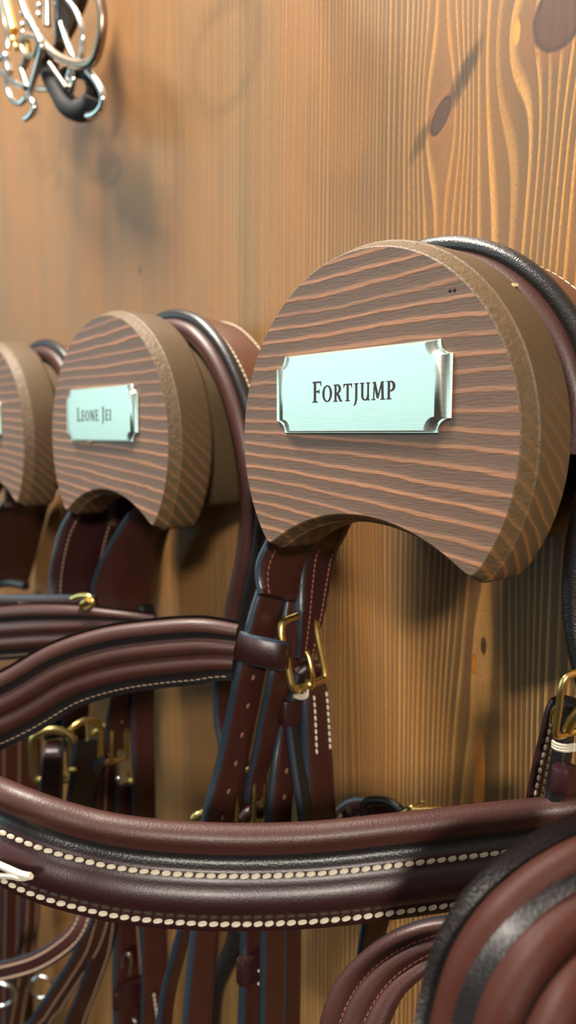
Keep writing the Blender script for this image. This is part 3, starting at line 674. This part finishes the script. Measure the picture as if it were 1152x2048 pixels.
strap(bB, 'billet', [(107, 1486, -.083, 30, (.6, .8, 0)), (106, 1510, -.088, 38, (.6, .8, 0)), (104, 1550, -.087, 42, (.6, .8, 0)), (102, 1590, -.086, 44, (.6, .8, 0)), (100, 1640, -.085, 44, (.6, .8, 0))], BURG, .004)
mb = MB(); tube(mb, [at(140, 1540, -.082), at(151, 1539, -.080)], .0013, BRASS, 8); mb.build('buckle_pin', bB)
buckle(bB, at(170, 1492, -.066), (0, 1, 0), (0, 0, 1), .0200, .0280, .0021, roundtop=True)
buckle(bB, at(220, 1486, -.047), (.2, 1, 0), (0, 0, 1), .0205, .0230, .0020)
strap(bB, 'dark_billet', [(170, 1480, -.068, 40), (168, 1530, -.069, 42), (160, 1590, -.070, 44), (150, 1650, -.070, 44)], BLACK, .004)
strap(bB, 'curved_edge_strap', [(200, 1520, -.060, 20), (184, 1550, -.062, 22), (168, 1585, -.064, 24), (145, 1615, -.066, 26), (138, 1660, -.067, 26)], EDGE, .004)
strap(bB, 'stitched_cheek_piece', [(218, 1500, -.046, 34), (213, 1540, -.046, 42), (210, 1640, -.046, 44), (214, 1780, -.046, 46), (214, 1860, -.046, 46)], RED, .004, st=(-.05, .38), smat=GREYTH, pitch=.0030, sr=.0006)
strap(bB, 'stitched_strap', [(250, 1570, -.038, 30), (250, 1700, -.038, 34), (254, 1850, -.038, 44), (258, 1960, -.038, 54), (262, 2090, -.038, 56)], RED, .0052, st=(.32,), smat=GREYTH, pitch=.0030, sr=.0006)
mb = MB(); ball(mb, at(237, 1558, -.048), .0018, CHROME); ball(mb, at(262, 1562, -.040), .0021, BRASS); tube(mb, [at(262, 1562, -.040), at(255, 1540, -.042)], .001, BRASS, 8); mb.build('stud', bB)
keeper(bB, 256, 1988, -.044, 50, 38, label='leather keeper below the browband')
mb = MB(); tube(mb, [at(243, 1935, -.048), at(247, 1915, -.048), at(257, 1908, -.048), at(262, 1925, -.046), at(258, 1950, -.046)], .0009, CHROME, 8, 6); tube(mb, [at(262, 2036, -.05), at(270, 2042, -.05), at(268, 2060, -.05)], .001, CHROME, 8, 5); mb.build('steel_loop', bB)
mb = MB(); fr_ = frames(cr(rows([(303, 1984, -.036, 10), (312, 2050, -.036, 10)]), 6)); stitches(mb, fr_, 0, .003, .0028, .0006, CREAM); mb.build('stitching', bB)

# ---- bridle on the third hook
bC = thing('bridle', V((cT.x, -.04, cT.z + .06)), 'brown bridle on the half hidden hook at the left edge', 'bridle', 'leather bridles on the hooks')
headpiece(bC, cT, [(-.066, -.052), (-.0635, -.03)] + arc(.0600, 178, 40, 10) + [(.062, .010), (.066, -.012), (.066, -.04), (.062, -.07), (.058, -.10)], y0=-.045, width=.034)
strap(bC, 'flared_cheek_piece', [(66, 985, -.022, 70), (46, 1020, -.023, 80), (28, 1080, -.024, 84), (16, 1130, -.024, 82), (12, 1165, -.025, 70)], BROWN, .004, dome=.003)
mb = MB(); tube(mb, [at(-20, 1172, -.034), at(20, 1166, -.032), at(52, 1172, -.029)], .0036, BLACK, 12, 6); mb.build('fold', bC)
strap(bC, 'cheek_strap', [(30, 1330, -.030, 66), (38, 1450, -.031, 68), (38, 1580, -.031, 68), (38, 1700, -.031, 60), (34, 1850, -.031, 56), (30, 2090, -.031, 56)], RED, .0045, st=(-.36, -.02), smat=GREYTH, pitch=.0034, sr=.0005)
strap(bC, 'hanging_strap', [(62, 1780, -.045, 30), (58, 1860, -.045, 30), (44, 1960, -.045, 32), (24, 2090, -.045, 34)], RED, .003, st=(-.2, .3), smat=GREYTH, pitch=.0030, sr=.0006)
# the flash and reins of that bridle swing forward at the lower left
strap(bC, 'noseband', [(-60, 1952, -.110, 36, (.1, 0, -1)), (0, 1943, -.104, 36, (.1, 0, -1)), (70, 1924, -.098, 36, (.2, 0, -1)), (125, 1892, -.092, 36, (.5, 0, -1)), (160, 1855, -.086, 36, (.8, 0, -.8)), (178, 1800, -.080, 36, (1, 0, -.5))], RED, .0034, st=(-.24, .36), smat=GREYTH, pitch=.0030, sr=.0006, side=-1)
strap(bC, 'rein', [(196, 1830, -.070, 50), (176, 1895, -.073, 50), (140, 1955, -.077, 52), (98, 2020, -.082, 54), (60, 2090, -.086, 56)], RED, .0036, st=(-.1, .34), smat=GREYTH, pitch=.0030, sr=.0006)
strap(bC, 'second_rein', [(212, 1840, -.060, 36), (200, 1910, -.062, 38), (176, 1980, -.064, 38), (140, 2090, -.068, 40)], BURG, .003, st=(.3,), smat=GREYTH, pitch=.0030, sr=.0006)
def ring(mb, c, ex, ey, r, t, mat, n=20):
    ex = V(ex).normalized(); ey = V(ey).normalized()
    tube(mb, [c + ex * (r * math.cos(2 * math.pi * i / n)) + ey * (r * math.sin(2 * math.pi * i / n)) for i in range(n)], t, mat, 10, 2, True)
mb = MB(); ring(mb, at(84, 1974, -.066), (.6, .8, 0), (0, 0, 1), .0080, .0011, CHROME); mb.build('bit_ring', bC, 60, 'small steel ring')
mb = MB(); ring(mb, at(4, 1990, -.075), (.6, .8, 0), (0, 0, 1), .0090, .0016, CHROME); mb.build('bit_ring', bC, 60, 'steel ring cut by the left edge')

# ---- bridle hanging nearer the camera at the lower right
bD = thing('bridle', at(1300, 1500, -.04), 'nearest bridle, its dark padded loop filling the bottom right corner', 'bridle', 'leather bridles on the hooks')
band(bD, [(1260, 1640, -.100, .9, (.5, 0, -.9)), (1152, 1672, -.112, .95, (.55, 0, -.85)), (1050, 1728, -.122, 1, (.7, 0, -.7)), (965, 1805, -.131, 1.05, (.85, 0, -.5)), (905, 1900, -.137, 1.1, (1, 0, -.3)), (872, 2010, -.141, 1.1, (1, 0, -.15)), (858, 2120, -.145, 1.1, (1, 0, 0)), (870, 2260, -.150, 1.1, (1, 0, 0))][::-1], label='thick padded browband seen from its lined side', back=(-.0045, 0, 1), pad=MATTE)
strap(bD, 'cheek_strap', [(1150, 1850, -.055, 50), (1122, 1900, -.056, 50), (1104, 1970, -.058, 48), (1090, 2048, -.060, 46), (1082, 2120, -.060, 46)], EDGE, .004)
strap(bD, 'billet', [(1166, 1850, -.045, 60), (1152, 1950, -.045, 60), (1140, 2120, -.045, 60)], BURG, .004)

# ---------------------------------------------------------------- bits hanging at the top left
def rod(mb, pts, y, rpx, mat, n=10, loop=False):
    P = [at(p[0], p[1], p[2] if len(p) > 2 else y) for p in pts]; r = 1.35 * rpx * depth(P[0]) / FPX; tube(mb, P, r, mat, n, 6, loop)
def bit(name, label, parts, g=None, cat='bit'):
    p0 = at(*parts[0][1]); t = thing(name, p0, label, cat, g)
    for nm, _, fn in parts: mb = MB(); fn(mb); mb.build(nm, t, 60)
    return t
G = 'bits hanging above the hooks'
bit('ring_bit', 'large steel ring bit in front, curving across the hanging bits', [
    ('large_ring', (120, 20, -0.041), lambda mb: rod(mb, [(30, -60), (44, 0), (62, 48), (90, 90), (121, 117), (158, 130), (186, 122), (200, 85), (205, 40), (200, -5), (186, -60), (140, -100), (80, -100)], -0.041, 6.5, DULL, 12, True)),
    ('eyelet', (120, 20, -0.041), lambda mb: rod(mb, [(142, 138), (148, 158), (142, 180), (137, 160)], -0.038, 4.5, CHROME, 10, True))], G)
bit('loose_ring_bit', 'thin bright steel ring bit behind the large ring', [
    ('ring', (150, 40, -0.034), lambda mb: rod(mb, [(120, -20), (135, 0), (154, 27), (165, 62), (165, 92), (160, 122), (140, 100), (110, 10)], -0.034, 4.2, CHROME, 10)),
    ('mouthpiece', (150, 40, -0.034), lambda mb: rod(mb, [(95, -20), (95, 25), (95, 52)], -0.035, 6, CHROME, 10))], G)
bit('rubber_bit', 'black rubber covered bit hanging lowest, with steel side rings', [
    ('rubber_mouthpiece', (160, 200, -0.037), lambda mb: (rod(mb, [(92, 112), (102, 150), (120, 185), (136, 212), (160, 222), (182, 214), (188, 196)], -0.035, 15, RUBBER, 14), rod(mb, [(130, 150), (150, 142), (176, 150), (186, 180), (174, 206), (150, 210), (134, 190)], -0.033, 10, RUBBER, 12, True))),
    ('side_ring', (160, 200, -0.037), lambda mb: rod(mb, [(176, 142), (194, 165), (206, 192), (203, 214), (190, 228), (176, 232)], -0.039, 5.5, CHROME, 10)),
    ('inner_wire', (160, 200, -0.037), lambda mb: rod(mb, [(100, 128), (114, 148), (128, 168), (134, 176)], -0.042, 4, DULL, 8))], G)
bit('brass_bit', 'brass coloured bit with a straight cheek bar at the left edge', [
    ('cheek_bar', (20, 40, -0.041), lambda mb: rod(mb, [(8, -30), (13, 0), (20, 30), (28, 62)], -0.041, 6.5, BRASS, 12)),
    ('knob', (20, 40, -0.041), lambda mb: (ball(mb, at(28, 82, -0.041), .0032, BRASS), ball(mb, at(33, 95, -0.041), .0026, BRASS))),
    ('side_bar', (20, 40, -0.041), lambda mb: rod(mb, [(-2, -30), (3, 0), (9, 35), (15, 66), (16, 98)], -0.042, 4.5, CHROME, 10))], G)
bit('curb_chain_hook', 'pale steel hook and links below the brass bit', [
    ('hook', (10, 120, -0.048), lambda mb: rod(mb, [(-12, 118), (0, 116), (12, 112), (15, 128), (19, 145)], -0.048, 6, CHROME, 10)),
    ('link', (10, 120, -0.048), lambda mb: rod(mb, [(4, 144), (26, 163), (52, 176)], -0.048, 4.2, CHROME, 10)),
    ('lower_link', (10, 120, -0.048), lambda mb: rod(mb, [(13, 160), (18, 186), (28, 203), (42, 206), (53, 196)], -0.046, 4.5, CHROME, 10))], G)
bit('snaffle_bit', 'long steel snaffle with a small hooked end reaching down', [
    ('long_bar', (60, 100, -0.045), lambda mb: rod(mb, [(60, 40), (78, 74), (84, 95), (76, 130), (64, 172), (56, 196)], -0.045, 5, CHROME, 10)),
    ('joint', (60, 100, -0.045), lambda mb: rod(mb, [(54, 112), (50, 128), (44, 136), (50, 156), (57, 178)], -0.044, 6, DULL, 10)),
    ('loop', (60, 100, -0.045), lambda mb: rod(mb, [(44, 96), (44, 80), (58, 73), (74, 78), (78, 90), (70, 110), (54, 112)], -0.044, 5, DULL, 10, True)),
    ('hooked_end', (60, 100, -0.045), lambda mb: rod(mb, [(56, 194), (66, 204), (69, 218), (63, 230), (52, 238)], -0.046, 5, CHROME, 10)),
    ('pin', (60, 100, -0.045), lambda mb: (rod(mb, [(55, 84), (56, 108)], -0.042, 5, BRASS, 10), rod(mb, [(76, 178), (104, 178)], -0.034, 5, CHROME, 10)))], G)
bit('curb_chain', 'short chain of small bright steel balls between the bits', [
    ('ball', (u, v, -0.041), lambda mb, u=u, v=v: ball(mb, at(u, v, -0.041), .0019, CHROME)) for u, v in ((45, 28), (46, 50), (79, 12), (78, 30), (44, 8), (80, -6), (47, 66))], G, 'chain')
bit('loose_ring_bit', 'steel ring hanging just above the upper edge, its shadow falls on the bare wall', [
    ('ring', (435, -170, -.050), lambda mb: ring(mb, at(435, -172, -.050), (1, .1, 0), (0, 0, 1), .027, .0022, CHROME, 24))], G)
o, _ = strap(None, 'leather_strap', [(132, -60, -.030, 40), (131, 0, -.030, 36), (126, 40, -.032, 28), (118, 80, -.034, 14)], EDGE, .004)
o['label'] = 'slate dark leather strap hanging behind the large ring'; o['category'] = 'strap'
o, _ = strap(None, 'leather_strap', [(165, -40, -.02, 30), (158, 0, -.02, 26), (140, 50, -.02, 22), (118, 95, -.02, 18), (104, 130, -.02, 20), (90, 150, -.02, 16)], BLACK, .004)
o['label'] = 'black leather strap against the wall behind the rubber bit'; o['category'] = 'strap'

mb = MB(); pw = at(435, -172, -.050) + V((0, 0, .0235)); tube(mb, [V((pw.x, -.0002, pw.z)), V((pw.x, -.045, pw.z)), V((pw.x, -.058, pw.z + .003)), V((pw.x, -.062, pw.z + .012))], .0022, BRASS, 10, 6)
o = mb.build('wall_peg'); o['label'] = 'small brass peg carrying the single ring just above the upper edge'; o['category'] = 'peg'

# ---------------------------------------------------------------- light
def area(name, loc, target, sx, sy, power, colr):
    d = bpy.data.lights.new(name, 'AREA'); d.shape = 'RECTANGLE'; d.size = sx; d.size_y = sy; d.energy = power; d.color = colr
    o = bpy.data.objects.new(name, d); col.objects.link(o); o.location = loc
    o.rotation_euler = (V(target) - V(loc)).to_track_quat('-Z', 'Y').to_euler(); return o
area('window_daylight', (-2.6, -2.3, 2.15), (-.3, 0, 1.9), 2.8, 1.7, 25, (.55, .92, 1.0))
area('ceiling_lamp', (1.9, -1.75, 2.50), (-.25, 0, 1.6), .26, .26, 62, (1, .91, .80))
area('ceiling_lamp', (-.65, -.42, 2.6), (-.5, 0, 1.5), .30, .30, 36, (1, .91, .80))
w = bpy.data.worlds.new('room_ambience'); bpy.context.scene.world = w; w.use_nodes = True
wt = w.node_tree; bg = wt.nodes['Background']; tc = wt.nodes.new('ShaderNodeTexCoord'); sp = wt.nodes.new('ShaderNodeSeparateXYZ'); rp = wt.nodes.new('ShaderNodeValToRGB'); mr = wt.nodes.new('ShaderNodeMapRange')
wt.links.new(tc.outputs['Generated'], sp.inputs[0]); wt.links.new(sp.outputs[2], mr.inputs[0]); mr.inputs[1].default_value = -1; mr.inputs[2].default_value = 1
wt.links.new(mr.outputs[0], rp.inputs[0]); wt.links.new(rp.outputs[0], bg.inputs[0]); bg.inputs[1].default_value = 1.0
el = rp.color_ramp.elements; el[0].position = .35; el[0].color = (.035, .030, .026, 1); el[1].position = .75; el[1].color = (.30, .29, .28, 1)   # dim floor, pale ceiling
sc = bpy.context.scene; sc.view_settings.view_transform = 'Standard'; sc.view_settings.look = 'None'; sc.view_settings.exposure = 0.14; sc.view_settings.gamma = 1
sc.view_settings.use_curve_mapping = False
